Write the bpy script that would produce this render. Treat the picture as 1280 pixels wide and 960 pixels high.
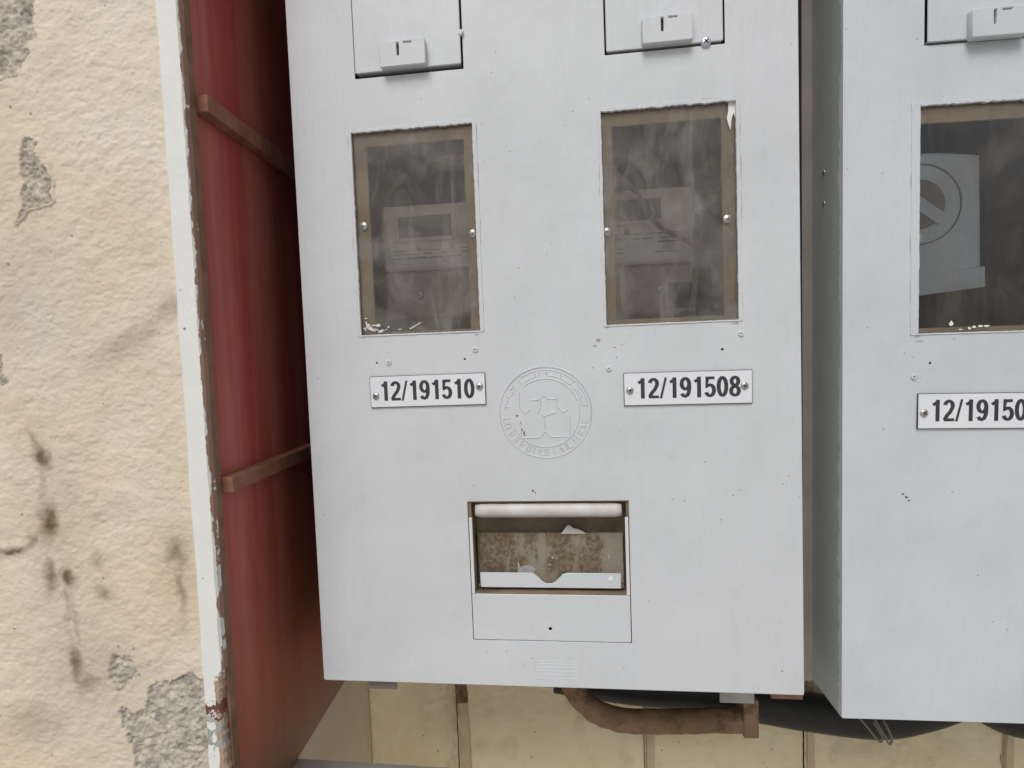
import bpy, bmesh, math, random
import numpy as np
from mathutils import Matrix, Vector

# ------------------------------------------------------------------ scene, camera, sky, sun
for o in list(bpy.data.objects): bpy.data.objects.remove(o)
scene = bpy.context.scene
COL = scene.collection
R = math.radians
random.seed(7)

cam_d = bpy.data.cameras.new('camera'); cam = bpy.data.objects.new('camera', cam_d); COL.objects.link(cam)
cam_d.sensor_fit = 'HORIZONTAL'; cam_d.sensor_width = 36.0; cam_d.lens = 19.69
cam_d.clip_start = 0.01; cam_d.clip_end = 2000
def aim():
    f = Vector((41 / 700, -40 / 700, 1.0)).normalized()          # the wall's normal as the lens sees it
    d = Vector((0.034, 1, 0)); d = (d - f * d.dot(f)).normalized()
    x = d.cross(f)
    rows = Matrix((x, f, -d)).transposed()                       # columns: world axes in lens axes
    rx, ry, rz = Vector(rows[0]), -Vector(rows[1]), -Vector(rows[2])
    m = Matrix((rx, ry, rz)).transposed().to_4x4()
    return m
cam.matrix_world = aim()
scene.camera = cam

SUN_EL, SUN_AZ = 52.0, -14.0      # degrees; azimuth measured from straight in front of the wall, negative = left
world = bpy.data.worlds.new('World'); scene.world = world; world.use_nodes = True
wn = world.node_tree.nodes; wl = world.node_tree.links
bg = wn['Background']; sky = wn.new('ShaderNodeTexSky'); sky.sky_type = 'NISHITA'; sky.sun_disc = False
sky.sun_elevation = R(SUN_EL); sky.sun_rotation = R(180 + -SUN_AZ); sky.air_density = 1.0; sky.dust_density = 4.0; sky.ozone_density = 1.0
hs = wn.new('ShaderNodeHueSaturation'); hs.inputs['Saturation'].default_value = 0.22
wl.new(sky.outputs[0], hs.inputs['Color']); wl.new(hs.outputs[0], bg.inputs['Color']); bg.inputs['Strength'].default_value = 0.11
sd = bpy.data.lights.new('sun', 'SUN'); sun = bpy.data.objects.new('sun', sd); COL.objects.link(sun)
sd.energy = 2.0; sd.angle = R(30); sd.color = (1.0, 0.97, 0.93)
sdir = Vector((math.sin(R(SUN_AZ)) * math.cos(R(SUN_EL)), -math.cos(R(SUN_AZ)) * math.cos(R(SUN_EL)), math.sin(R(SUN_EL))))
sun.rotation_euler = sdir.to_track_quat('Z', 'Y').to_euler()
vs = scene.view_settings; vs.view_transform = 'Standard'; vs.look = 'None'; vs.gamma = 1.0; vs.use_curve_mapping = False
vs.exposure = -0.30

# ------------------------------------------------------------------ materials
def lin(r, g, b): return tuple(((c / 255) / 12.92 if c / 255 <= .04045 else ((c / 255 + .055) / 1.055) ** 2.4) for c in (r, g, b)) + (1,)
class NT:
    def __init__(s, name):
        s.m = bpy.data.materials.new(name); s.m.use_nodes = True
        s.n = s.m.node_tree.nodes; s.l = s.m.node_tree.links; s.p = s.n['Principled BSDF']
        s.tc = s.n.new('ShaderNodeTexCoord')
    def obj(s, scale=(1, 1, 1), loc=(0, 0, 0), src='Object'):
        mp = s.n.new('ShaderNodeMapping'); mp.inputs['Scale'].default_value = scale; mp.inputs['Location'].default_value = loc
        s.l.new(s.tc.outputs[src], mp.inputs[0]); return mp.outputs[0]
    def noise(s, scale, detail=4, rough=.55, vec=None, dist=0):
        t = s.n.new('ShaderNodeTexNoise'); t.inputs['Scale'].default_value = scale; t.inputs['Detail'].default_value = detail
        t.inputs['Roughness'].default_value = rough; t.inputs['Distortion'].default_value = dist
        s.l.new(vec or s.obj(), t.inputs['Vector']); return t.outputs['Fac']
    def voro(s, scale, vec=None):
        t = s.n.new('ShaderNodeTexVoronoi'); t.inputs['Scale'].default_value = scale
        s.l.new(vec or s.obj(), t.inputs['Vector']); return t.outputs['Distance']
    def ramp(s, fac, a, b, lo=0.0, hi=1.0):
        t = s.n.new('ShaderNodeMapRange'); t.inputs[1].default_value = a; t.inputs[2].default_value = b
        t.inputs[3].default_value = lo; t.inputs[4].default_value = hi
        s.l.new(fac, t.inputs[0]); return t.outputs[0]
    def mix(s, fac, a, b, blend='MIX'):
        t = s.n.new('ShaderNodeMix'); t.data_type = 'RGBA'; t.blend_type = blend
        for i, v in ((0, fac), (6, a), (7, b)):
            if hasattr(v, 'is_linked') or hasattr(v, 'links'): s.l.new(v, t.inputs[i])
            else: t.inputs[i].default_value = v
        return t.outputs[2]
    def math(s, op, a, b=None):
        t = s.n.new('ShaderNodeMath'); t.operation = op
        for i, v in ((0, a), (1, b)):
            if v is None: continue
            if hasattr(v, 'links'): s.l.new(v, t.inputs[i])
            else: t.inputs[i].default_value = v
        return t.outputs[0]
    def sep(s, v):
        t = s.n.new('ShaderNodeSeparateXYZ'); s.l.new(v, t.inputs[0]); return t.outputs
    def color(s, c):
        if hasattr(c, 'links'): s.l.new(c, s.p.inputs['Base Color'])
        else: s.p.inputs['Base Color'].default_value = c
    def bump(s, h, dist=.001, strength=.5, prev=None):
        t = s.n.new('ShaderNodeBump'); t.inputs['Distance'].default_value = dist; t.inputs['Strength'].default_value = strength
        s.l.new(h, t.inputs['Height'])
        if prev: s.l.new(prev, t.inputs['Normal'])
        s.l.new(t.outputs[0], s.p.inputs['Normal']); return t.outputs[0]
    def set(s, **k):
        for a, v in k.items():
            i = s.p.inputs[a.replace('_', ' ').title() if a != 'ior' else 'IOR']
            if hasattr(v, 'links'): s.l.new(v, i)
            else: i.default_value = v
        return s

def white_paint(name, base, seed):
    t = NT(name); ob = t.obj(loc=(seed, seed * .7, 0))
    blot = t.noise(9, 4, .6, ob)
    fine = t.noise(60, 3, .6, ob)
    streak = t.noise(30, 4, .6, t.obj((4, 1, .5), (seed, 0, 0)))
    c = t.mix(t.ramp(blot, .35, .7), tuple(x * .92 for x in base[:3]) + (1,), tuple(min(1, x * 1.05) for x in base[:3]) + (1,))
    smu = t.noise(3.2, 3, .55, t.obj(loc=(seed + 2, 5, 1)), 1.0)
    c = t.mix(t.ramp(smu, .42, .62, 0, .55), c, (base[0] * 1.04, base[1] * 1.02, base[2] * 1.03, 1))
    c = t.mix(t.ramp(t.noise(7, 5, .7, t.obj((1, 1, .5), (seed, 8, 2)), 1.5), .55, .75, 0, .42), c, (base[0] * .78, base[1] * .78, base[2] * .77, 1))
    c = t.mix(t.ramp(streak, .3, .75, 0, .4), c, (base[0] * 1.0, base[1] * 1.0, base[2] * 1.045, 1))
    c = t.mix(t.ramp(t.noise(24, 5, .7, t.obj(loc=(3 + seed, 1, 2))), .60, .80, 0, .35), c, (base[0] * .72, base[1] * .72, base[2] * .70, 1))
    # scattered specks of dirt
    sp = t.math('LESS_THAN', t.voro(95, ob), .075)
    gate = t.math('GREATER_THAN', t.noise(14, 2, .5, t.obj(loc=(9 + seed, 4, 0))), .57)
    c = t.mix(t.math('MULTIPLY', t.math('MULTIPLY', sp, gate), .55), c, (.16, .15, .13, 1))
    t.color(c); t.set(roughness=.52)
    b = t.bump(t.noise(5, 2, .5, t.obj(loc=(seed, 2, 7))), .02, .22)
    b = t.bump(blot, .004, .4, b)
    b = t.bump(streak, .0014, .45, b)
    b = t.bump(t.noise(260, 3, .6, ob), .0004, .35, b)
    t.bump(fine, .0008, .25, b)
    return t.m
M = {}
M['white'] = white_paint('white_panel_paint', (.588, .616, .640, 1), 0)
M['white_b'] = white_paint('cool_white_panel_paint', (.56, .605, .635, 1), 5)
M['trim'] = white_paint('thick_white_trim_paint', (.66, .67, .67, 1), 9)

def side_paint():
    t = NT('grey_green_side_paint'); ob = t.obj()
    x, y, z = t.sep(ob)
    w = t.noise(16, 5, .7, t.obj((1, .2, 1), (2, 0, 0)))
    edge = t.math('LESS_THAN', y, t.ramp(w, .35, .65, .0022, .0110))
    c = t.mix(t.noise(30, 4), (.40, .45, .445, 1), (.50, .545, .535, 1))
    c = t.mix(edge, c, (.66, .69, .70, 1)); t.color(c); t.set(roughness=.55)
    t.bump(t.noise(120, 3), .0006, .3); return t.m
M['side'] = side_paint()

def simple(name, ca, cb, scale, rough=.6, bump=.0005, metal=0, detail=4, strength=.4):
    t = NT(name); n = t.noise(scale, detail)
    t.color(t.mix(t.ramp(n, .3, .7), ca, cb)); t.set(roughness=rough, metallic=metal)
    if bump: t.bump(t.noise(scale * 3, 4), bump, strength)
    return t.m
M['case'] = simple('brown_grey_case_paint', (.20, .18, .15, 1), (.27, .245, .21, 1), 20)
M['interior'] = simple('dusty_case_interior', (.16, .145, .13, 1), (.26, .24, .21, 1), 12)
M['shade_primer'] = simple('shade_dark_red_primer', (.055, .020, .016, 1), (.075, .028, .022, 1), 20)  # red taken near black: shade of the side gap put into the colour
M['tan'] = simple('tan_stained_retaining_frame', (.60, .44, .27, 1), (.82, .64, .43, 1), 38, .65, .0004)
M['dark'] = simple('black_void_plate', (.012, .011, .010, 1), (.02, .018, .016, 1), 10, .8, 0)
M['ink'] = simple('dark_ink', (.030, .030, .038, 1), (.042, .042, .050, 1), 60, .5, 0)
M['plate'] = simple('white_laminate', (.70, .73, .78, 1), (.76, .78, .82, 1), 25, .35, .0001)
M['core'] = simple('dark_laminate_core', (.06, .055, .055, 1), (.09, .08, .08, 1), 80, .5, 0)
M['steel'] = simple('zinc_screw', (.42, .42, .40, 1), (.62, .62, .60, 1), 300, .38, 0, .85)
M['steel_dark'] = simple('screw_recess', (.03, .03, .03, 1), (.05, .045, .04, 1), 100, .7, 0)
M['blue_steel'] = simple('bluish_zinc_screw', (.50, .56, .64, 1), (.68, .72, .80, 1), 300, .35, 0, .75)
M['meter'] = simple('meter_casing', (.62, .59, .53, 1), (.72, .69, .63, 1), 30, .5, 0)
M['meter_dark'] = simple('meter_terminal_cover', (.26, .23, .21, 1), (.36, .33, .30, 1), 40, .5, .0002)
M['lcd'] = simple('lcd_screen', (.16, .17, .14, 1), (.22, .23, .19, 1), 50, .2, 0)
M['meter_grey'] = simple('grey_meter_casing', (.52, .62, .66, 1), (.60, .69, .73, 1), 25, .45, 0)
M['dial'] = simple('brown_dial', (.17, .145, .11, 1), (.23, .19, .15, 1), 40, .5, 0)
M['rubber'] = simple('black_rubber', (.012, .013, .014, 1), (.022, .022, .022, 1), 60, .55, .0004)
M['cable_brown'] = simple('brown_cable', (.07, .04, .03, 1), (.12, .07, .05, 1), 60, .6, 0)
M['concrete'] = simple('ground_paving', (.36, .345, .32, 1), (.44, .42, .39, 1), 6, .9, .002)
M['foam'] = simple('dark_board', (.010, .009, .008, 1), (.075, .062, .048, 1), 55, .9, .002, 0, 6)
M['bar'] = simple('worn_white_bar', (.48, .45, .40, 1), (.62, .62, .61, 1), 36, .5, .0008)
M['tab'] = simple('dirty_pale_tab', (.40, .38, .34, 1), (.55, .54, .51, 1), 40, .6, .0003)
M['flake'] = simple('white_paint_flake', (.74, .74, .72, 1), (.80, .80, .78, 1), 90, .5, .0003)
def pipe_mat():
    t = NT('flaking_brown_pipe_paint'); n = t.noise(45, 6, .7)
    c = t.mix(t.ramp(t.noise(14, 4), .35, .65), (.20, .125, .068, 1), (.33, .215, .125, 1))
    c = t.mix(t.ramp(n, .50, .66, 0, .8), c, (.085, .05, .03, 1)); t.color(c); t.set(roughness=.8)
    t.bump(n, .002, .6); return t.m
M['pipe'] = pipe_mat()
M['grime'] = simple('dark_grime', (.05, .045, .04, 1), (.11, .10, .09, 1), 200, .8, 0)
M['soft_grime'] = simple('grey_scuff', (.30, .30, .29, 1), (.42, .42, .41, 1), 200, .8, 0)

def rust_plate():
    t = NT('mottled_rusty_paint')
    n = t.noise(260, 6, .75); big = t.noise(22, 4, .6)
    g = t.noise(70, 5, .65, t.obj((1, 1, .35)))
    c = t.mix(t.ramp(n, .42, .66), (.125, .085, .050, 1), (.25, .21, .15, 1)); ox = t.sep(t.obj())[0]
    c = t.mix(t.ramp(t.math('ADD', t.math('ADD', big, t.ramp(ox, .17, .29, -.16, .10)), t.math('MULTIPLY', t.math('SUBTRACT', g, .5), .9)), .48, .60), c, (.27, .24, .19, 1))
    t.color(c); t.set(roughness=.8); t.bump(n, .0015, .7); return t.m
M['rust'] = rust_plate()
M['brown_tray'] = simple('brown_stained_tray', (.15, .108, .066, 1), (.23, .175, .115, 1), 45, .7, .0004)

def red_oxide():
    t = NT('red_oxide_primer')
    ob = t.obj(); x, y, z = t.sep(ob)
    st = t.noise(26, 5, .6, t.obj((1, 1, .06)))
    n = t.noise(40, 5, .65)
    scq = t.noise(120, 4, .7, t.obj((1, 1, .05), (2, 0, 0)))
    c = t.mix(t.ramp(st, .42, .60), (.42, .078, .060, 1), (.52, .16, .13, 1))
    c = t.mix(t.ramp(t.noise(7, 4, .6, t.obj((1, 1, .3), (1, 2, 3))), .45, .7, 0, .8), c, (.27, .095, .045, 1))
    # rustier towards the foot of the plate, with a ragged limit
    low = t.ramp(t.math('ADD', z, t.math('MULTIPLY', t.math('SUBTRACT', n, .5), .25)), -.10, -.38, 0, 1)
    c = t.mix(t.math('MULTIPLY', low, .80), c, (.38, .13, .060, 1))
    gr = t.ramp(t.math('ADD', z, t.math('MULTIPLY', t.math('SUBTRACT', n, .5), .12)), -.34, -.44, 0, .75)
    c = t.mix(gr, c, (.27, .20, .15, 1))
    c = t.mix(t.ramp(scq, .58, .70, 0, .28), c, (.22, .08, .05, 1))
    c = t.mix(t.ramp(t.noise(160, 4, .75, t.obj((1, .6, 1.4), (5, 5, 5))), .68, .74, 0, .5), c, (.50, .34, .27, 1))
    sp = t.math('MULTIPLY', t.math('LESS_THAN', t.voro(140), .09), t.math('GREATER_THAN', t.noise(30, 2), .55))
    c = t.mix(t.math('MULTIPLY', sp, .6), c, (.06, .03, .02, 1))
    t.color(c); t.set(roughness=.5); t.bump(n, .0008, .4); return t.m
M['red'] = red_oxide()
M['lip'] = simple('rusty_brown_angle', (.165, .083, .050, 1), (.29, .165, .105, 1), 40, .65, .0006)
M['bar_rust'] = simple('rusty_red_bar', (.20, .075, .045, 1), (.32, .15, .09, 1), 55, .7, .001)
M['rail'] = simple('grey_steel_rail', (.20, .19, .17, 1), (.28, .265, .24, 1), 25, .6, .0005)

def flange_mat():
    t = NT('white_flange_paint_with_rust')
    ob = t.obj(); x, y, z = t.sep(ob)
    n = t.noise(70, 5, .65); 
    c = t.mix(t.noise(25, 4), (.68, .69, .67, 1), (.80, .81, .79, 1))
    zz = t.math('ADD', z, t.math('MULTIPLY', t.math('SUBTRACT', t.noise(110, 5, .7), .5), .05))
    xx = t.math('ADD', x, t.math('MULTIPLY', t.math('SUBTRACT', t.noise(60, 5, .6), .5), .008))
    # rust creeping along the inner edge
    e = t.math('GREATER_THAN', xx, -.2768); c = t.mix(t.math('MULTIPLY', e, .9), c, (.27, .13, .07, 1))
    low = t.math('MULTIPLY', t.math('LESS_THAN', zz, -.262), t.math('GREATER_THAN', xx, -.2845))
    c = t.mix(t.math('MULTIPLY', low, .85), c, (.33, .19, .10, 1))
    band = t.math('MULTIPLY', t.math('LESS_THAN', zz, -.283), t.math('GREATER_THAN', zz, -.292))
    c = t.mix(band, c, (.14, .05, .03, 1))
    bare = t.math('MULTIPLY', t.math('LESS_THAN', zz, -.294), t.math('GREATER_THAN', zz, -.322))
    c = t.mix(t.math('MULTIPLY', bare, t.math('GREATER_THAN', t.noise(85, 4, .7), .46)), c, (.34, .34, .335, 1))
    sp = t.math('MULTIPLY', t.math('LESS_THAN', t.voro(75), .10), t.math('GREATER_THAN', t.noise(20, 2), .56))
    c = t.mix(t.math('MULTIPLY', sp, .8), c, (.12, .06, .04, 1))
    t.color(c); t.set(roughness=.55); b = t.bump(n, .0012, .5); t.bump(t.noise(220, 3), .0005, .4, b); return t.m
M['flange'] = flange_mat()

def plaster(name, warm, pale=False):
    t = NT(name)
    at = t.n.new('ShaderNodeAttribute'); at.attribute_name = 'wear'
    sp = t.n.new('ShaderNodeSeparateColor'); t.l.new(at.outputs['Color'], sp.inputs[0])
    ob = t.obj(src='Object')
    n1 = t.noise(14, 5, .6); n2 = t.noise(120, 5, .65)
    a, b = warm
    zz = t.sep(ob)[2]
    c = t.mix(t.ramp(n1, .3, .7), a, b)
    c = t.mix(t.ramp(t.math('ADD', zz, t.math('MULTIPLY', t.math('SUBTRACT', n1, .5), .4)), -.05, .25, 0, .55), c, (.72, .65, .55, 1)) if pale else c
    c = t.mix(t.ramp(t.noise(5, 4, .6, t.obj(loc=(4, 4, 4))), .45, .75, 0, .5), c, (a[0] * .95, a[1] * .90, a[2] * .78, 1))
    c = t.mix(t.ramp(n2, .62, .75, 0, .22), c, (.34, .27, .18, 1))
    pk = t.math('MULTIPLY', t.math('LESS_THAN', t.voro(70), .10), t.math('GREATER_THAN', t.noise(18, 2), .56))
    c = t.mix(t.math('MULTIPLY', pk, .6), c, (.17, .13, .09, 1))
    c = t.mix(sp.outputs[2], c, (.40, .36, .31, 1))
    c = t.mix(t.math('MULTIPLY', sp.outputs[1], t.ramp(n2, .3, .6, .75, 1.0)), c, (.115, .070, .022, 1))
    cem = t.mix(t.ramp(t.noise(90, 6, .75), .35, .65), (.23, .205, .17, 1), (.57, .52, .45, 1))
    c = t.mix(sp.outputs[0], c, cem)
    t.color(c); t.set(roughness=.85)
    b_ = t.bump(n2, .0007, .4); t.bump(t.noise(520, 4, .7), .0006, .55, b_); return t.m
M['plaster'] = plaster('cream_plaster', ((.66, .56, .425, 1), (.73, .65, .535, 1)), True)
M['plaster_back'] = plaster('yellow_cream_plaster', ((.78, .67, .44, 1), (.84, .75, .54, 1)))
M['batten'] = simple('cream_painted_batten', (.52, .41, .25, 1), (.64, .54, .37, 1), 30, .8, .001)
M['batten_brown'] = simple('bare_brown_batten', (.12, .055, .03, 1), (.33, .22, .13, 1), 45, .8, .001)

def pane_mat(name, dust, seed, lo, hi, k=1.0, tint=(.94, .92, .895, 1)):
    t = NT(name); n = t.n
    ob = t.obj(loc=(seed, seed, seed))
    a = t.noise(14, 6, .62, ob, 1.6); b = t.noise(260, 4, .7, ob)
    wipe = t.noise(20, 4, .6, t.obj((1.6, 1, .35), (seed, 0, 0)), 2.5)
    blotch = t.noise(34, 5, .7, t.obj(loc=(seed, 3, 1)), .6)
    fac = t.ramp(a, .36, .66, lo, hi)
    arcs = t.n.new('ShaderNodeTexWave'); arcs.wave_type = 'RINGS'; arcs.rings_direction = 'Y'; arcs.inputs['Scale'].default_value = 3.2; arcs.inputs['Distortion'].default_value = 5.0; arcs.inputs['Detail'].default_value = 4; arcs.inputs['Detail Scale'].default_value = 2.5
    t.l.new(t.obj(loc=(-.10 - seed * .01, 0, -.38)), arcs.inputs['Vector'])
    fac = t.math('ADD', fac, t.ramp(arcs.outputs['Fac'], .72, 1.0, 0, .13 * k))
    fac = t.math('ADD', fac, t.ramp(b, .55, .75, 0, .06 * k))
    fac = t.math('ADD', fac, t.ramp(wipe, .50, .64, 0, .13 * k))
    fac = t.math('ADD', fac, t.ramp(blotch, .58, .70, 0, .07 * k))
    scr = t.noise(60, 3, .6, t.obj((9, 1, .5), (seed, 1, 2)), 1.2)
    scr2 = t.noise(50, 3, .6, t.obj((.6, 1, 8), (seed, 4, 2)), 1.5)
    fac = t.math('ADD', fac, t.math('MULTIPLY', t.ramp(scr, .66, .72, 0, .16 * k), t.ramp(a, .4, .6)))
    fac = t.math('ADD', fac, t.ramp(scr2, .70, .76, 0, .12 * k))
    dk = t.math('LESS_THAN', t.voro(240, ob), .16); fac = t.math('ADD', fac, t.math('MULTIPLY', dk, .10 * k))
    col = t.mix(t.ramp(t.noise(30, 4, .6, ob), .35, .65), (dust[0] * .62, dust[1] * .58, dust[2] * .52, 1), dust)
    t.color(col); t.set(roughness=.7)
    tr = n.new('ShaderNodeBsdfTransparent'); tr.inputs[0].default_value = tint
    gl = n.new('ShaderNodeBsdfGlossy'); gl.inputs['Roughness'].default_value = .25
    fr = n.new('ShaderNodeFresnel'); fr.inputs[0].default_value = 1.5
    m1 = n.new('ShaderNodeMixShader'); t.l.new(fr.outputs[0], m1.inputs[0]); t.l.new(tr.outputs[0], m1.inputs[1]); t.l.new(gl.outputs[0], m1.inputs[2])
    m2 = n.new('ShaderNodeMixShader'); t.l.new(fac, m2.inputs[0]); t.l.new(m1.outputs[0], m2.inputs[1]); t.l.new(t.p.outputs[0], m2.inputs[2])
    t.l.new(m2.outputs[0], n['Material Output'].inputs[0]); return t.m
M['pane_a'] = pane_mat('dusty_pane_a', (.45, .425, .39, 1), 0, .03, .15)
M['pane_b'] = pane_mat('dusty_pane_b', (.45, .43, .405, 1), 6, .04, .18)
M['pane_c'] = pane_mat('dusty_pane_c', (.30, .27, .23, 1), 13, .0, .06, .55, (.95, .95, .95, 1))

# ------------------------------------------------------------------ mesh helpers
def link(name, me, mat, parent=None):
    o = bpy.data.objects.new(name, me); COL.objects.link(o)
    for m in (mat if isinstance(mat, (list, tuple)) else [mat]): me.materials.append(M[m] if isinstance(m, str) else m)
    if parent: o.parent = parent
    return o
def pydata(name, v, f, mat, parent=None, smooth=False):
    me = bpy.data.meshes.new(name); me.from_pydata(v, [], f); me.update()
    if smooth: me.polygons.foreach_set('use_smooth', [True] * len(me.polygons))
    return link(name, me, mat, parent)
def box(name, x0, x1, y0, y1, z0, z1, mat, parent=None, bev=.0, seg=2):
    bm = bmesh.new(); bmesh.ops.create_cube(bm, size=1)
    for v in bm.verts: v.co = Vector(((x0 + x1) / 2 + v.co.x * (x1 - x0), (y0 + y1) / 2 + v.co.y * (y1 - y0), (z0 + z1) / 2 + v.co.z * (z1 - z0)))
    if bev: bmesh.ops.bevel(bm, geom=bm.edges[:], offset=bev, segments=seg, affect='EDGES', profile=.5)
    me = bpy.data.meshes.new(name); bm.to_mesh(me); bm.free()
    return link(name, me, mat, parent)
def empty(name, loc=(0, 0, 0), rot=(0, 0, 0)):
    o = bpy.data.objects.new(name, None); COL.objects.link(o); o.location = loc; o.rotation_euler = rot; o.empty_display_size = .05
    return o
def tag(o, label, cat, group=None):
    o['label'] = label; o['category'] = cat
    if group: o['group'] = group
    return o
def curve_mesh(cu):
    o = bpy.data.objects.new('tmp', cu); COL.objects.link(o)
    dg = bpy.context.evaluated_depsgraph_get()
    me = bpy.data.meshes.new_from_object(o.evaluated_get(dg))
    bpy.data.objects.remove(o); return me
def rect(u0, u1, v0, v1): return [(u0, v0), (u1, v0), (u1, v1), (u0, v1)]
def circ(u, v, r, n=12): return [(u + r * math.cos(2 * math.pi * k / n), v + r * math.sin(2 * math.pi * k / n)) for k in range(n)]
def rrect(u0, u1, v0, v1, r, n=4):
    out = []
    for cx, cy, a0 in ((u1 - r, v0 + r, -90), (u1 - r, v1 - r, 0), (u0 + r, v1 - r, 90), (u0 + r, v0 + r, 180)):
        for k in range(n + 1): a = R(a0 + 90 * k / n); out.append((cx + r * math.cos(a), cy + r * math.sin(a)))
    return out
MM = .001
def sheet(name, loops, y0, y1, mat, parent=None, bev=.3):
    """flat sheet with holes: loops in mm (u right, v up); y0 = front depth, y1 = back depth in mm"""
    cu = bpy.data.curves.new(name, 'CURVE'); cu.dimensions = '2D'; cu.fill_mode = 'BOTH'
    b = min(bev, (y1 - y0) * .45)
    cu.extrude = ((y1 - y0) / 2 - b) * MM; cu.bevel_depth = b * MM; cu.bevel_resolution = 1 if b < 2 else 4; cu.offset = -b * MM
    for lp in loops:
        s = cu.splines.new('POLY'); s.points.add(len(lp) - 1); s.use_cyclic_u = True
        for p, q in zip(s.points, lp): p.co = (q[0] * MM, q[1] * MM, 0, 1)
    me = curve_mesh(cu)
    c = (y0 + y1) / 2 * MM
    me.transform(Matrix(((1, 0, 0, 0), (0, 0, -1, c), (0, 1, 0, 0), (0, 0, 0, 1))))
    me.name = name
    return link(name, me, mat, parent)
def arc_pts(cx, cy, rx, ry, a0, a1, n=16): return [(cx + rx * math.cos(R(a0 + (a1 - a0) * k / n)), cy + ry * math.sin(R(a0 + (a1 - a0) * k / n))) for k in range(n + 1)]
GLYPH = {   # stroke centre lines of a condensed bold grotesque, cap height 1: (points, closed, stroke width)
    '0': [(arc_pts(0, .5, .158, .432, 90, 450, 28)[:-1], True)],
    '1': [([(.055, 0), (.055, 1.0)], False), ([(.075, .93), (-.02, .83), (-.135, .765)], False)],
    '2': [(arc_pts(0, .72, .155, .212, 172, -28, 16) + [(.06, .44), (-.08, .26), (-.145, .12), (-.13, .068), (.225, .068)], False)],
    '5': [([(.185, .925), (-.112, .925), (-.150, .50), (-.10, .545)] + arc_pts(-.005, .33, .168, .262, 105, -160, 18), False)],
    '8': [(arc_pts(0, .740, .140, .192, 90, 450, 22)[:-1], True), (arc_pts(0, .278, .160, .212, 90, 450, 22)[:-1], True)],
    '9': [(arc_pts(0, .675, .158, .257, 90, 450, 24)[:-1], True), ([(.158, .70), (.162, .50), (.142, .28), (.08, .12), (-.01, .066), (-.10, .10), (-.155, .20)], False)],
    '/': [([(-.11, -.01), (.11, 1.01)], False)],
}
def text_mesh(name, s, u0, u1, vc, h, y, mat, parent, tilt=0):
    """bold condensed numerals (mm) starting at u0 and ending at u1, cap height h, centred on vc"""
    adv = [.35 if c == '/' else .565 for c in s]; tot = sum(adv) - .10; sx = (u1 - u0) / tot
    V, F = [], []; x = -.05; ct, st = math.cos(tilt), math.sin(tilt); uc = (u0 + u1) / 2; lay = 0
    for c, a in zip(s, adv):
        for pts, closed in GLYPH[c]:
            wv = .070 if c != '/' else .042      # half stroke
            n = len(pts); b = len(V); lay = (lay + 1) % 3
            for i, p in enumerate(pts):
                q0 = pts[i - 1] if (closed or i) else p; q1 = pts[(i + 1) % n] if (closed or i < n - 1) else p
                def nrm(a_, b_): l = math.hypot(b_[0] - a_[0], b_[1] - a_[1]) or 1; return ((a_[1] - b_[1]) / l, (b_[0] - a_[0]) / l)
                n0 = nrm(q0, p) if q0 != p else nrm(p, q1); n1 = nrm(p, q1) if q1 != p else n0
                m = (n0[0] + n1[0], n0[1] + n1[1]); l2 = m[0] ** 2 + m[1] ** 2; k = min(2 / max(l2, .2), 1.6) if l2 else 1
                for sg in (1, -1):
                    gx = p[0] * 1.10 + sg * m[0] * k * wv * 1.30; gy = p[1] + sg * m[1] * k * wv * .98
                    u = u0 + (x + a / 2 + gx) * sx - uc; w = (gy - .5) * h
                    V.append(((uc + u * ct - w * st) * MM, (y - .06 - .02 * lay) * MM, (vc + u * st + w * ct) * MM))
            for i in range(n if closed else n - 1):
                e = (i + 1) % n; F.append((b + 2 * i, b + 2 * i + 1, b + 2 * e + 1, b + 2 * e))
        x += a
    return pydata(name, V, F, mat, parent)
def tube(name, pts, r, mat, parent=None, n=12, smooth_path=6, cap=True):
    """round tube through pts (metres), Catmull-Rom smoothed; r may be a list"""
    P = [Vector(p) for p in pts]
    if smooth_path > 1 and len(P) > 2:
        Q = []
        for i in range(len(P) - 1):
            p0, p1, p2, p3 = P[max(i - 1, 0)], P[i], P[i + 1], P[min(i + 2, len(P) - 1)]
            for k in range(smooth_path):
                t = k / smooth_path
                Q.append(.5 * ((2 * p1) + (-p0 + p2) * t + (2 * p0 - 5 * p1 + 4 * p2 - p3) * t * t + (-p0 + 3 * p1 - 3 * p2 + p3) * t ** 3))
        Q.append(P[-1]); P = Q
    v, f = [], []; up = Vector((0, .3, 1)).normalized()
    for i, p in enumerate(P):
        d = (P[min(i + 1, len(P) - 1)] - P[max(i - 1, 0)]).normalized()
        a = d.cross(Vector((0, 1, 0))); a = a.normalized() if a.length > 1e-4 else Vector((1, 0, 0)); b = d.cross(a)
        for k in range(n):
            t = 2 * math.pi * k / n; v.append(p + (a * math.cos(t) + b * math.sin(t)) * r)
    for i in range(len(P) - 1):
        for k in range(n): f.append((i * n + k, i * n + (k + 1) % n, (i + 1) * n + (k + 1) % n, (i + 1) * n + k))
    if cap: f.append(tuple(range(n - 1, -1, -1))); f.append(tuple(range((len(P) - 1) * n, len(P) * n)))
    return pydata(name, v, f, mat, parent, True)
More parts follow.
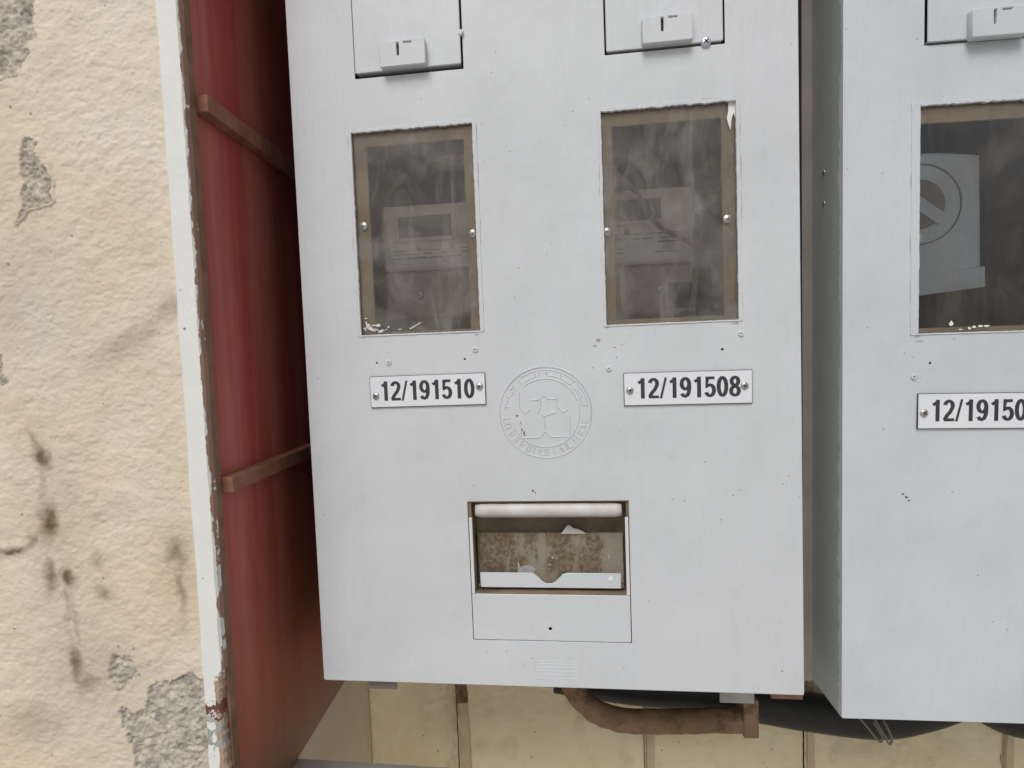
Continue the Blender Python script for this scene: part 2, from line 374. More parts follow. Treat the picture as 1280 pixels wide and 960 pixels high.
def screw(u, v, y, r, parent, mat='steel', ang=20, flat=.45, washer=False):
    """pan-head cross screw, mm, facing the viewer (-y)"""
    V, F, mi = [], [], []
    prof = [(1.0, 0), (.97, -.35), (.80, -.75), (.5, -.95), (.0, -1.0)]
    if washer: prof = [(1.45, 0), (1.42, -.22), (1.02, -.26)] + prof[1:]
    n = 18
    for (a, d) in prof[:-1]:
        for k in range(n):
            t = 2 * math.pi * k / n; V.append(((u + a * r * math.cos(t)) * MM, (y + d * r * flat) * MM, (v + a * r * math.sin(t)) * MM))
    V.append((u * MM, (y - r * flat) * MM, v * MM)); c = len(V) - 1
    for i in range(len(prof) - 2):
        for k in range(n): F.append((i * n + k, i * n + (k + 1) % n, (i + 1) * n + (k + 1) % n, (i + 1) * n + k)); mi.append(0)
    for k in range(n): F.append(((len(prof) - 2) * n + k, (len(prof) - 2) * n + (k + 1) % n, c)); mi.append(0)
    for q in (0, 90):
        t = R(ang + q); ca, sa = math.cos(t), math.sin(t); b = len(V)
        for (a, w) in ((-.52, -.13), (.52, -.13), (.52, .13), (-.52, .13)):
            V.append(((u + (a * ca - w * sa) * r) * MM, (y - r * flat * (1.04 + q * .0002)) * MM, (v + (a * sa + w * ca) * r) * MM))
        F.append((b, b + 1, b + 2, b + 3)); mi.append(1)
    o = pydata('screw', V, F, [mat, 'steel_dark'], parent)
    o.data.polygons.foreach_set('material_index', mi)
    o.data.polygons.foreach_set('use_smooth', [m == 0 for m in mi]); return o
def ridges(name, lines, w, h, y, mat, parent):
    """raised lines pressed out of a sheet, triangular section; lines are (u,v) mm polylines"""
    V, F = [], []
    for L in lines:
        b = len(V)
        for i, p in enumerate(L):
            q0, q1 = L[max(i - 1, 0)], L[min(i + 1, len(L) - 1)]
            dx, dy = q1[0] - q0[0], q1[1] - q0[1]; l = math.hypot(dx, dy) or 1; nx, ny = -dy / l * w / 2, dx / l * w / 2
            V += [((p[0] + nx) * MM, y * MM, (p[1] + ny) * MM), (p[0] * MM, (y - h) * MM, p[1] * MM), ((p[0] - nx) * MM, y * MM, (p[1] - ny) * MM)]
        for i in range(len(L) - 1):
            a, c = b + 3 * i, b + 3 * i + 3
            F += [(a, a + 1, c + 1, c), (a + 1, a + 2, c + 2, c + 1)]
    return pydata(name, V, F, mat, parent)
def blob(u, v, ru, rv, n=11, jag=.35, rng=random):
    out = []
    for k in range(n):
        t = 2 * math.pi * k / n; s = 1 - jag * rng.random()
        out.append((u + ru * s * math.cos(t), v + rv * s * math.sin(t)))
    return out

# ------------------------------------------------------------------ noise for displaced plaster
def vnoise(x, y, seed):
    xi = np.floor(x).astype(np.int64); yi = np.floor(y).astype(np.int64); fx = x - xi; fy = y - yi
    fx = fx * fx * (3 - 2 * fx); fy = fy * fy * (3 - 2 * fy)
    def h(a, b):
        n = (a * 374761393 + b * 668265263 + seed * 1442695041) & 0xffffffff
        n = ((n ^ (n >> 13)) * 1274126177) & 0xffffffff
        return ((n ^ (n >> 16)) & 0xffff) / 65535.0
    return (h(xi, yi) * (1 - fx) + h(xi + 1, yi) * fx) * (1 - fy) + (h(xi, yi + 1) * (1 - fx) + h(xi + 1, yi + 1) * fx) * fy
def fbm(x, y, seed, oct=4):
    s = 0; a = .5
    for k in range(oct): s = s + a * vnoise(x * 2 ** k, y * 2 ** k, seed + k * 17); a *= .5
    return s
def inpoly(x, y, poly):
    r = np.zeros(x.shape, bool); n = len(poly)
    for i in range(n):
        x0, y0 = poly[i]; x1, y1 = poly[(i + 1) % n]
        if y0 == y1: continue
        c = ((y0 > y) != (y1 > y)) & (x < (x1 - x0) * (y - y0) / (y1 - y0) + x0); r ^= c
    return r
def spread(a, b, step_out, fa, fb, step_in):
    L = []
    if a < fa: L += list(np.arange(a, fa, step_out))
    L += list(np.arange(fa, fb, step_in))
    if fb < b: L += list(np.linspace(fb, b, max(2, int((b - fb) / step_out))))
    else: L.append(b)
    return np.array(L)
def grid_wall(name, xs, zs, Y, wear, mat, parent):
    nx, nz = len(xs), len(zs)
    X, Z = np.meshgrid(xs, zs)
    v = np.stack([X.ravel(), Y.ravel(), Z.ravel()], 1)
    i = np.arange(nx * nz).reshape(nz, nx)
    f = np.stack([i[:-1, :-1].ravel(), i[:-1, 1:].ravel(), i[1:, 1:].ravel(), i[1:, :-1].ravel()], 1)
    me = bpy.data.meshes.new(name)
    me.vertices.add(len(v)); me.vertices.foreach_set('co', v.ravel().astype(np.float32))
    me.loops.add(f.size); me.loops.foreach_set('vertex_index', f.ravel().astype(np.int32))
    me.polygons.add(len(f)); me.polygons.foreach_set('loop_start', (np.arange(len(f)) * 4).astype(np.int32))
    me.polygons.foreach_set('use_smooth', np.ones(len(f), bool))
    me.update(calc_edges=True)
    if wear is not None:
        at = me.color_attributes.new('wear', 'FLOAT_COLOR', 'POINT')
        c = np.ones((nx * nz, 4), np.float32); c[:, :3] = wear.reshape(-1, 3); at.data.foreach_set('color', c.ravel())
    return link(name, me, mat, parent)

# ================================================================== SETTING
g = pydata('ground', [(-300, -600, -1.45), (300, -600, -1.45), (300, 2, -1.45), (-300, 2, -1.45)], [(0, 1, 2, 3)], 'concrete')
g['kind'] = 'structure'

# ---- the rough plaster wall whose face holds the recess
wall = empty('plaster_wall', (0, 0, 0))
tag(wall, 'rough cream plaster wall with brown stains and grey chipped patches at the left', 'wall')
def build_wall():
    xs = spread(-3.5, -.2835, .12, -.52, -.2835, .00085)
    zs = spread(-1.45, 2.4, .12, -.40, .34, .00085)
    X, Z = np.meshgrid(xs, zs); mmx, mmz = X * 1000, Z * 1000
    wx = mmx + (fbm(mmx / 9, mmz / 9, 3, 5) - .48) * 16; wz = mmz + (fbm(mmx / 9, mmz / 9, 41, 5) - .48) * 16
    A = [(-470, 310), (-396, 310), (-398, 297), (-402, 277), (-399, 267), (-410, 253), (-416, 239), (-440, 234), (-470, 240)]
    B = [(-413, 191), (-407, 186), (-410, 180), (-397, 164), (-395, 151), (-396, 138), (-415, 131), (-421, 126), (-432, 120), (-422, 132), (-421, 143), (-419, 152), (-420, 178)]
    C = [(-345, -271), (-323, -264), (-305, -260), (-280, -266), (-280, -420), (-352, -420), (-361, -342), (-363, -321), (-372, -300), (-373, -289), (-361, -292), (-350, -296)]
    D = [(-367 + 14 * math.cos(t), -257 + 15 * math.sin(t)) for t in np.linspace(0, 6.28, 14)[:-1]]
    E = [(-470, 12), (-447, 14), (-447, 2), (-449, -10), (-470, -10)]
    chip = np.zeros(X.shape)
    sx = mmx + (wx - mmx) * .45; sz = mmz + (wz - mmz) * .45
    for p in (A, C, D, E): chip = np.maximum(chip, inpoly(wx, wz, p))
    chip = np.maximum(chip, inpoly(sx, sz, B))
    lump = fbm((mmx + mmz * .35) / 9, (mmz - mmx * .3) / 6, 5, 4); lump2 = fbm(mmx / 26, mmz / 26, 77, 3); rough = fbm(mmx / 3.2, mmz / 3.2, 9, 3)
    Y = .440 - (lump - .47) * .0012 - (fbm(mmx / 2.2, mmz / 1.8, 55, 2) - .4) * .0007 - (lump2 - .45) * .0035 - (fbm(mmx / 4.5, mmz / 3.0, 15, 3) - .45) * .0009 + chip * (.0016 + (rough - .5) * .0042)
    # a peeling lip of paint round chip B
    lip = inpoly(sx - 2.5, sz + 1, B) & (chip < .5)
    Y -= lip * .0014
    # the plaster runs out flat against the steel flange
    t = np.clip((mmx + 299) / 6, 0, 1); Y = Y * (1 - t) + .4405 * t
    soft = chip.copy()
    for _ in range(2):
        q = soft.copy(); q[1:-1, 1:-1] = (soft[:-2, 1:-1] + soft[2:, 1:-1] + soft[1:-1, :-2] + soft[1:-1, 2:] + soft[1:-1, 1:-1]) / 5; soft = q
    soft = soft * (.72 + .28 * (fbm(mmx / 14, mmz / 14, 33, 3) > .42))
    stain = np.zeros(X.shape); dirt = np.zeros(X.shape)
    def sp(cx, cz, rx, rz, a, rot=0, tgt=stain):
        c, s = math.cos(R(rot)), math.sin(R(rot)); dx, dz = mmx + (wx - mmx) * .6 - cx, mmz + (wz - mmz) * .6 - cz
        d = ((dx * c + dz * s) / rx) ** 2 + ((-dx * s + dz * c) / rz) ** 2
        np.maximum(tgt, a * np.exp(-d * .9), out=tgt)
    for a in ((-422, -72, 5.5, 11, 1.0, 20), (-427, -60, 3, 8, .5, 20), (-421, -127, 8, 15, .95, 0), (-409, -175, 7, 9, .9, 0), (-424, -173, 6, 18, .7, 0), (-378, -188, 9, 6, .55, -20), (-418, -140, 26, 70, .16, 0), (-400, -240, 24, 60, .15, 0), (-312, -165, 20, 45, .15, 0), (-424, -100, 4, 40, .3, 0), (-411, -195, 4, 30, .4, 3),
              (-380, -160, 7, 9, .35, 0), (-407, -250, 7, 20, .7, 8), (-398, -265, 12, 9, .5, 0), (-312, -155, 9, 14, .62, 0), (-309, -185, 4, 26, .5, 0), (-404, -212, 3, 26, .4, 8), (-414, -205, 2, 30, .3, 4),
              (-302, 47, 16, 8, .42, 32), (-338, 24, 42, 9, .32, 32), (-455, -152, 14, 3.5, .8, 14), (-436, -142, 14, 3.5, .6, 42), (-372, -120, 30, 10, .13, 10), (-318, 100, 8, 40, .06, 0), (-448, -300, 30, 16, .20, 20)): sp(*a)
    for a in ((-425, 60, 44, 60, .34, 0), (-400, -90, 10, 34, .18, 0), (-440, -305, 26, 20, .35, 0), (-420, -255, 30, 40, .25, 0), (-367, -257, 24, 24, .5, 0), (-338, -285, 60, 40, .28, 0), (-345, -10, 60, 30, .08, 0)): sp(*a, tgt=dirt)
    return grid_wall('face', xs, zs, Y, np.stack([soft, np.clip(stain * 1.2, 0, 1), np.clip(dirt, 0, 1)], -1), 'plaster', wall)
build_wall()
box('reveal', -.60, -.2855, .452, .85, -1.45, -.36, 'plaster', wall)
box('reveal', -.60, -.2855, .452, .85, -.36, 2.4, 'plaster', wall)
box('lintel', -.2835, 1.30, .4405, .85, .5345, 2.4, 'plaster', wall)  # out of view; lower edge brought down to shade the recess
box('pier', 1.30, 4.0, .4405, .85, -1.45, 2.4, 'plaster', wall)

# ---- back of the recess: flush boards with battens over the joints
back = empty('recess_back_wall', (0, .81, -1.45))
tag(back, 'yellowish cream boarded back wall seen below the meter cabinets', 'wall')
joints = [-.2855, -.151, .1275, .358, .633, .90, 1.30]
for k in range(len(joints) - 1):
    x0, x1 = joints[k] + .0006, joints[k + 1] - .0006
    xs = np.linspace(x0, x1, int((x1 - x0) / .0022)); zs = spread(-1.45, .52, .06, -.66, -.38, .0022)
    X, Z = np.meshgrid(xs, zs)
    a, b = (.0042, .003) if k == 0 else (.0028, .004)
    Y = .81 - (fbm(X * 1000 / 9, Z * 1000 / 7, 20 + k, 4) - .47) * a - (fbm(X * 20, Z * 20, 60 + k, 3) - .45) * b + random.uniform(-.0015, .0015)
    ed = np.minimum(X - x0, x1 - X); Y += np.clip(1 - ed / .003, 0, 1) ** 2 * .0015
    st = np.clip((fbm(X * 30, Z * 22, 90 + k, 4) - .55) * 1.0, 0, .22)
    if k == 0: st = st * .5 + .55 * np.exp(-(((X - x1) / .016) ** 2)) * fbm(X * 260, Z * 100, 7, 3)
    wear = np.stack([np.zeros(X.shape), st, np.zeros(X.shape)], -1)
    p = grid_wall('board', xs, zs - (-1.45), Y - .81, wear, 'plaster_back', back)
def batten(x, w, tilt, brown=False):
    V, F = [], []; zs = np.linspace(-1.45, .50, 150)
    for i, z in enumerate(zs):
        j = random.uniform(-.0007, .0007); c = x + j + tilt * (z + .55); h = .0055 + random.uniform(-.0006, .0006)
        for dx, dy in ((-w, 0), (-w * .8, -h), (w * .75, -h * .95), (w, 0)): V.append((c + dx, dy, z + 1.45))
    for i in range(len(zs) - 1):
        for k in range(3): a = i * 4 + k; F.append((a, a + 1, a + 5, a + 4))
    o = pydata('batten', V, F, ['batten', 'batten_brown'], back)
    if brown: o.data.polygons.foreach_set('material_index', [1 if zs[min(i // 3, 149)] > -.530 else 0 for i in range(len(F))])
for x, w, t, b in ((-.1405, .0085, -.02, True), (.1355, .0060, .0, False), (.366, .0060, .0, False), (.641, .0060, .0, False), (.908, .006, 0, False)): batten(x, w, t, b)
box('backing', -.2855, 1.30, .018, .030, 0, 1.97, 'dark', back)  # unseen dark sheet added to stop sky light leaking through the joints

# ---- old steel box frame lining the recess
fr = empty('steel_recess_frame', (0, 0, 0))
tag(fr, 'old recessed steel frame, red oxide inside with white flange edge beside the plaster', 'frame')
box('side_plate', -.2830, -.2800, .4445, .80, -.427, .534, 'red', fr, .0006)
def flange():
    zs = np.linspace(-.44, .534, 420); V, F = [], []
    for i, z in enumerate(zs):
        l = -.2950 + (fbm(np.array([z * 30]), np.array([1.0]), 4, 3)[0] - .45) * .0016 - .001 * z
        r = -.2762 + (fbm(np.array([z * 60]), np.array([3.0]), 8, 4)[0] - .45) * .0016
        if -.345 < z < -.255: r -= .0012 + .0035 * float(fbm(np.array([z * 200]), np.array([5.0]), 2, 3)[0])
        p = 0
        V += [(l, .4402, z), (l + .0012, .4372 + p * .3, z), (r - .0016, .4366 + p * .3, z), (r, .4385, z), (r, .4440, z)]
    for i in range(len(zs) - 1):
        for k in range(4): a = i * 5 + k; F.append((a, a + 1, a + 6, a + 5))
    pydata('front_flange', V, F, 'flange', fr)
flange()
box('front_angle', -.2797, -.2765, .4442, .4535, -.4268, .5300, 'lip', fr, .0005)
for z, h in ((.2130, .014), (-.1025, .0135)):
    b = box('stiffener', -.2797, -.2675, .4538, .795, z - h / 2, z + h / 2, 'bar_rust', fr, .0010)
bp = box('bottom_plate', -.2830, 1.29, .4445, .566, -.4310, -.4275, 'rail', fr, .0008)
for v in bp.data.vertices: v.co.z -= (v.co.x + .2830) * .055      # the plate has sagged towards the right
box('top_plate', -.2795, 1.29, .4445, .796, .5302, .5332, 'red', fr, .0008)  # unseen cover, added and set low to darken the recess
box('shade_back_plate', -.2795, 1.29, .7965, .7985, -.4268, .5300, 'shade_primer', fr)  # unseen dark plate, added to keep bounced light off the red side

# ================================================================== METER CABINETS
def emblem_lines():
    cx, cy = 232.0, 265.0; L = []
    def arc(r, a0, a1): n = max(3, int(abs(a1 - a0) / 4)); return [(cx + r * math.cos(R(a0 + (a1 - a0) * k / n)), cy + r * math.sin(R(a0 + (a1 - a0) * k / n))) for k in range(n + 1)]
    def rad(r0, r1, a, da=0): return [(cx + r0 * math.cos(R(a)), cy + r0 * math.sin(R(a))), (cx + r1 * math.cos(R(a + da)), cy + r1 * math.sin(R(a + da)))]
    L += [arc(42.8, 0, 360), arc(42.0, -10, 150), arc(31.4, 18, 128), arc(32.6, 205, 325), arc(31.8, -35, 15)]
    # upper band: broad squared letters
    for a0, a1, lo, hi in ((7, 40, 1, 1), (44, 62, 1, 1), (65, 84, 1, 1), (84, 97, 0, 1), (102, 124, 1, 1)):
        if hi: L.append(arc(39.6, a0, a1))
        if lo: L.append(arc(34.4, a0 + 3, a1))
        L.append(rad(34.4, 39.6, a0 + random.uniform(0, 3))); 
        if a1 % 2: L.append(rad(35.0, 39.6, a1))
    L += [arc(37.2, 84, 92), arc(36.6, 20, 34), rad(35, 39, 128), arc(38.6, 138, 146), rad(34.8, 37.5, 141), arc(35.5, 146, 153), rad(36, 39.5, 156), arc(37, 160, 166), arc(38, 168, 176), rad(34.8, 38.6, 171)]
    # lower band: narrow upright letters, worn under paint
    a = 188.0; rng = random.Random(3)
    while a < 352:
        w = rng.choice((3.0, 5.0, 6.0, 7.0)); L.append(rad(34.6, 40.2, a, rng.uniform(-1, 1)))
        k = rng.random()
        if k < .35: L.append(arc(rng.choice((34.6, 37.4, 40.2)), a, a + w * .7))
        elif k < .6: L.append(rad(34.8, 40.0, a + .4, w * .6))
        elif k < .8: L += [arc(34.7, a, a + w * .6), arc(40.1, a, a + w * .6)]
        a += w + (4 if rng.random() < .12 else 0)
    S = 42.8 / 420; P = lambda *q: [(cx + (x - 455) * S, cy - (y - 485) * S) for x, y in q]
    L += [P((325, 372), (390, 370), (420, 350), (447, 328), (480, 362), (500, 366), (560, 366)), P((220, 290), (220, 440), (265, 490), (320, 460)), P((412, 378), (412, 440), (388, 484), (442, 522), (448, 640)),
          P((560, 368), (562, 440), (614, 490), (662, 462)), P((448, 522), (500, 500), (545, 492)), P((228, 560), (222, 718)), P((225, 720), (400, 716), (447, 662), (500, 715), (670, 712)), P((676, 530), (674, 700))]
    return L

WL, WR_, WV0, WV1 = (56.0, 176.0), (289.0, 408.5), 343.0, 535.0
W, H = 459.0, 745.0
def ragged(u0, u1, v0, v1, amp, step, rng, top=0):
    """closed loop following a rectangle with an uneven painted edge"""
    out = []
    def run(ax, ay, bx, by, nx, ny, a):
        n = max(3, int(math.hypot(bx - ax, by - ay) / step)); q = 0
        for k in range(n):
            t = k / n; q = q * .6 + rng.uniform(-1, 1) * .6; d = abs(q) * a
            out.append((ax + (bx - ax) * t + nx * d, ay + (by - ay) * t + ny * d))
    run(u0, v0, u1, v0, 0, 1, amp); run(u1, v0, u1, v1, -1, 0, amp); run(u1, v1, u0, v1, 0, -1, top or amp); run(u0, v1, u0, v0, 1, 0, amp)
    return out

def cabinet(loc, rot, label, white, first):
    rng = random.Random(11 if first else 12)
    root = empty('meter_cabinet', loc, rot); tag(root, label, 'meter cabinet', 'twin meter cabinets on the wall')
    # front sheet
    holes = [rect(WL[0], WL[1], WV0, WV1), rect(WR_[0], WR_[1], WV0, WV1), rect(64.3, 167.8, 582.6, 716), rect(295.3, 398.6, 582.2, 716), rect(154.3, 306.0, 45.2, 181.0)]
    small = [(71.6, 316.4, .9), (157.7, 317.2, 1.0), (392, 317.4, 1.1)] if first else [(71.7, 317.9, 1.0)]
    for (u, v, r) in small: holes.append(circ(u, v, r))
    sheet('front_panel', [rrect(0, W, 0, H, 1.5, 2)] + holes, 0, 1.5, white, root, .5)
    # folded sides of the lid, 60 mm deep
    sm = 'shade_primer' if first else 'side'; cm = 'shade_primer' if first else 'case'  # first cabinet's sides and case coloured dark so the gap stays black
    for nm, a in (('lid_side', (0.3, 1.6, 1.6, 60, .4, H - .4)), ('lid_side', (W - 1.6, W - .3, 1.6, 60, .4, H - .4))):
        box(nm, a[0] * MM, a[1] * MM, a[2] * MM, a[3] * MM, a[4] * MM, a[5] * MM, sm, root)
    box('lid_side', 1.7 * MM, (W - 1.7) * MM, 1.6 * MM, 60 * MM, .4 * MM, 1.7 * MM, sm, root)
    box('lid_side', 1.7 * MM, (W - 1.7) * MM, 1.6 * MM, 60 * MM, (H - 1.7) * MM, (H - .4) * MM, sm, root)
    # case behind, a little wider than the lid
    ow = 9.0; d0, d1 = 60.3, 185
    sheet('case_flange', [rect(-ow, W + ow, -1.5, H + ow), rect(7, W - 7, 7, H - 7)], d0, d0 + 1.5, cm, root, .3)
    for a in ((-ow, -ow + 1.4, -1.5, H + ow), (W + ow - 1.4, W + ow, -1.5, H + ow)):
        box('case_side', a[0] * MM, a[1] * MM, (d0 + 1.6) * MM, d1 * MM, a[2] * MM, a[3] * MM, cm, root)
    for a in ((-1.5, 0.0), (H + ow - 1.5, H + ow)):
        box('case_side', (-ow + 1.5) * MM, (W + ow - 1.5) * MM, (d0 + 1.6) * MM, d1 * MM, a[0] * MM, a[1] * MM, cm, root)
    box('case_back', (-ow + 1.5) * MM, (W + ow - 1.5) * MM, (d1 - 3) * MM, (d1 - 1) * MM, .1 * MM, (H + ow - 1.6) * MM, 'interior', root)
    if not first:
        for v in (494, 466): 
            r_ = screw(0, 0, 0, 2.0, root, 'steel'); r_.name = 'rivet'; r_.rotation_euler = (0, 0, R(-90)); r_.location = (.0003, .036, v * MM)
    # reading windows
    for wi, (u0, u1) in enumerate((WL, WR_)):
        fw_l, fw_r, fw_t, fw_b = ((14, 12, 13, 3), (11, 13, 13, 5))[wi] if first else ((6, 12, 14, 5), (11, 13, 13, 5))[wi]
        win = sheet('window', [rect(u0 - 12, u1 + 12, WV0 - 12, WV1 + 12), ragged(u0 + fw_l, u1 - fw_r, WV0 + fw_b, WV1 - fw_t, .5, 9, rng)], 5.6, 8.0, 'tan', root, .4)
        pk = ('pane_a' if wi == 0 else 'pane_b') if first else 'pane_c'
        box('pane', (u0 - 10) * MM, (u1 + 10) * MM, .0030, .0050, (WV0 - 10) * MM, (WV1 + 10) * MM, pk, win)
        # thick painted rim and the paint that ran onto the pane
        lw = (1.6, 2.4) if first else (5.5, 2.4)
        sheet('painted_rim', [ragged(u0 - 1.0, u1 + 1.2, WV0 - .8, WV1 + 1.4, -.5, 6, rng), ragged(u0 + (lw[0] if wi == 0 else 1.3), u1 - (lw[1] if wi == 0 else 1.8), WV0 + .4, WV1 - 1.2, .5, 2.0, rng, 1.5)], -.6, 2.6, white, win, .35)
        sheet('grime_line', [ragged(u0 - .6, u1 + .8, WV0 - .4, WV1 + 1.0, -1.5, 5, rng), ragged(u0 + .2, u1 - .2, WV0 + .2, WV1 - .2, .1, 9, rng)], -.05, .4, 'soft_grime', win, .02)
        sc = ((64.3, 447.3), (169.5, 434.1)) if wi == 0 else ((293.3, 428.0), (399.0, 432.7))
        if not first: sc = ((62.6, 425.4),) + sc[1:] if wi == 0 else sc
        for (u, v) in sc: screw(u, v, 2.9, 2.7, win, 'steel', rng.uniform(0, 90), .5, True)
        # flakes and smears of paint on the pane
        fl = []
        if first and wi == 0:
            for k in range(26):
                u = 60 + abs(rng.gauss(0, 13)); v = 346 + abs(rng.gauss(0, 4.5)); fl.append((u, v, rng.uniform(.8, 3.8), rng.uniform(.5, 1.7)))
            fl += [(106 + k * 2.2, 348.5 + k * 1.1, 1.7, .8) for k in range(5)] + [(95, 348, 2.5, .6), (84, 350.5, 1.4, .8)]
        if not first and wi == 0: fl = [(89.8, 351, 2.2, 3.0), (104, 347, 2, 1.6), (108, 348, 2.2, 1.2), (113, 348.4, 3, 1.4), (118, 348.2, 3, 1.3), (97, 346, 2, .6)]
        for (u, v, a, b) in fl: sheet('paint_flake', [blob(u, v, a, b, 8, .5, rng)], 2.55, 2.95, 'flake', win, .1)
        if first and wi == 1:
            sheet('paint_flake', [[(401, 533.8), (407.2, 533.8), (407.4, 524), (406.4, 519), (405.6, 524), (403.8, 520), (402.6, 509.5), (401.0, 514), (399.6, 520), (400.8, 525)]], 2.5, 2.95, 'flake', win, .1)
            sheet('paint_flake', [[(407.6, 512), (407.9, 500), (407.0, 494), (406.6, 504)]], 2.5, 2.95, 'flake', win, .1)
    # cut-out doors with lock housings above the windows
    for di, (u0, u1, v0, lu, lv) in enumerate(((65.6, 166.2, 586.2, 92.2, 586.6), (296.8, 396.8, 584.3, 327.5, 585.0))):
        if not first and di == 0: v0, lu, lv = 583.8, 95.5, 582.2
        pr = -2.2 if di == 0 else -1.2
        d = sheet('door', [rrect(u0, u1, v0, 714, 1.6, 3)], pr, pr + 1.8, white, root, .7)
        d['label'] = 'small white hatch door with a lock housing at its lower edge'
        box('door_return', (u0 + 1) * MM, (u1 - 1) * MM, (pr + 1.9) * MM, .007, (v0 + .6) * MM, (v0 + 2.0) * MM, white, d)
        lf = 42.6; lh = 22.2
        slots = [rrect(lu + 16.0, lu + 18.2, lv + 8.6, lv + 20.2, .9, 3), rect(lu + 22.4, lu + 30.0, lv + 19.2, lv + 20.6)]
        sheet('lock_housing', [rrect(lu, lu + lf, lv - .6, lv + lh, 1.3, 3)] + slots, pr - 7.0, pr + .6, white, d, .7)
        box('lock_core', (lu + 12) * MM, (lu + 34) * MM, (pr - 3.2) * MM, (pr - 1.2) * MM, (lv + 5) * MM, (lv + 21.2) * MM, 'dark', d)
        box('hatch_void', (u0 - 6) * MM, (u1 + 6) * MM, .0095, .0110, (v0 - 8) * MM, .722, 'dark', d)
        if di == 0 and first:
            sheet('paint_drip', [blob(166.6, 613.5, 3.2, 3.0, 12, .25, rng)], -2.9, .4, white, d, .9)
        if di == 1: screw(382.2, 584.6, -.3, 4.6, root, 'blue_steel', 40, .55)
    # pull recess at the lower middle
    sl = sheet('recess_tray', [rect(150, 311, 88, 185), rect(157.6, 303.4, 91.8, 179.4)], 1.8, 24, 'brown_tray', root, .4)
    box('tray_back', .1515, .3095, .0242, .0256, .0885, .1845, 'brown_tray', sl)
    rp = box('rusty_plate', .1600, .3010, .0165, .0185, .0952, .1452, 'rust', sl, .0003)
    sheet('paint_flake', [[(242, 144.5), (267, 144.5), (263, 147), (259, 149), (254, 150.2), (250.5, 153.5), (248, 152.6), (245, 148.5)]], 15.6, 16.3, 'tab', sl, .2)
    sheet('paint_flake', [[(198, 104), (199, 117), (201.5, 111), (206, 113.2), (212, 112.6), (216, 109), (214, 104)]], 15.8, 16.3, 'soft_grime', sl, .2)
    for k in range(3): sheet('paint_flake', [blob(rng.gauss(262, 20), rng.uniform(112, 140), rng.uniform(.8, 2.2), rng.uniform(.8, 2.6), 8, .5, rng)], 16.0, 16.4, 'soft_grime', sl, .1)
    notch = [(163, 95.2), (297.5, 95.2), (297.5, 109.8), (247, 109.8), (243, 108.6), (239.5, 105), (236, 101.4), (232, 99.4), (227, 99.4), (223, 101.6), (219.5, 105.4), (216, 108.4), (212, 109.6), (163, 109.8)]
    sheet('notched_lip', [notch], 5.4, 6.8, white, sl, .4)
    box('lip_shelf', .1605, .3005, .0072, .0160, .0954, .0968, 'brown_tray', sl)
    sheet('paint_flake', [blob(288, 104.5, 3.0, 2.8, 10, .2, rng)], 4.9, 5.5, 'flake', sl, .2)
    # rolled bar across the top of the recess
    V, F = [], []; nr = 26
    for i in range(nr):
        u = 161.5 + 138 * i / (nr - 1); e = .86 if i in (0, nr - 1) else 1
        for k in range(10):
            t = R(-78 + 156 * k / 9); V.append((u * MM, (4.5 - 6.2 * e * math.cos(t) + rng.uniform(-.12, .12)) * MM, (171.3 + 6.8 * e * math.sin(t) + rng.uniform(-.12, .12)) * MM))
    for i in range(nr - 1):
        for k in range(9): a = i * 10 + k; F.append((a, a + 1, a + 11, a + 10))
    F.append(tuple(range(9, -1, -1))); F.append(tuple((nr - 1) * 10 + k for k in range(10)))
    pydata('rolled_bar', V, F, 'bar', sl, True)
    for u in (155.2, 302.2): box('side_cheek', u * MM, (u + 3.0) * MM, -.0006, .0014, .0912, .1655, 'trim', sl, .0004)
    cp = sheet('cover_plate', [rrect(155.1, 305.2, 45.9, 90.8, 1.2, 3), circ(229.6, 57.6, 1.7)], -.25, 1.3, white, root, .4)
    # embossed seal
    ridges('embossed_seal', emblem_lines(), 1.05, .65, .02, white, root)
    V = ridges('embossed_label', [[(214, 9), (257, 9), (257, 26), (214, 26), (214, 9)]] + [[(217, v), (254, v)] for v in (12.5, 16, 19.5, 23)], .9, .22, .02, white, root)
    # rivet stubs of the old number plate
    for (u, v) in (((83.6, 316.8), (168, 325.8), (408, 331), (291.3, 303.6)) if first else ((58.3, 306.6),)):
        V, F = [], []
        for (r, y) in ((2.7, .02), (2.4, -1.1), (1.5, -1.4), (.8, -1.2), (.7, .0)):
            for k in range(12): t = 2 * math.pi * k / 12; V.append(((u + r * math.cos(t)) * MM, y * MM, (v + r * math.sin(t)) * MM))
        for i in range(4):
            for k in range(12): F.append((i * 12 + k, i * 12 + (k + 1) % 12, i * 12 + 12 + (k + 1) % 12, i * 12 + 12 + k))
        F.append(tuple(range(48, 60)))
        o = pydata('rivet', V, F, [white, 'dark'], root); o.data.polygons[len(F) - 1].material_index = 1
    # marks where paint is knocked off
    marks = [(205, 262.5, 1.3, 1.2), (208.5, 255.5, 1.0, .9), (209.5, 249, .8, 2.2), (211.3, 246, 1.0, 2.0), (212.0, 244, .7, .9), (217.5, 191, 1.2, 1.6), (219.5, 189, 1.6, .7)] if first else \
            [(50.2, 204.3, 1.6, 1.0), (53, 201.5, 1.9, 1.4), (55.6, 198.6, 1.3, 1.1), (34, 262, .8, .6)]
    for (u, v, a, b) in marks: sheet('paint_chip', [blob(u, v, a, b, 9, .5, rng)], -.06, .3, 'grime', root, .02)
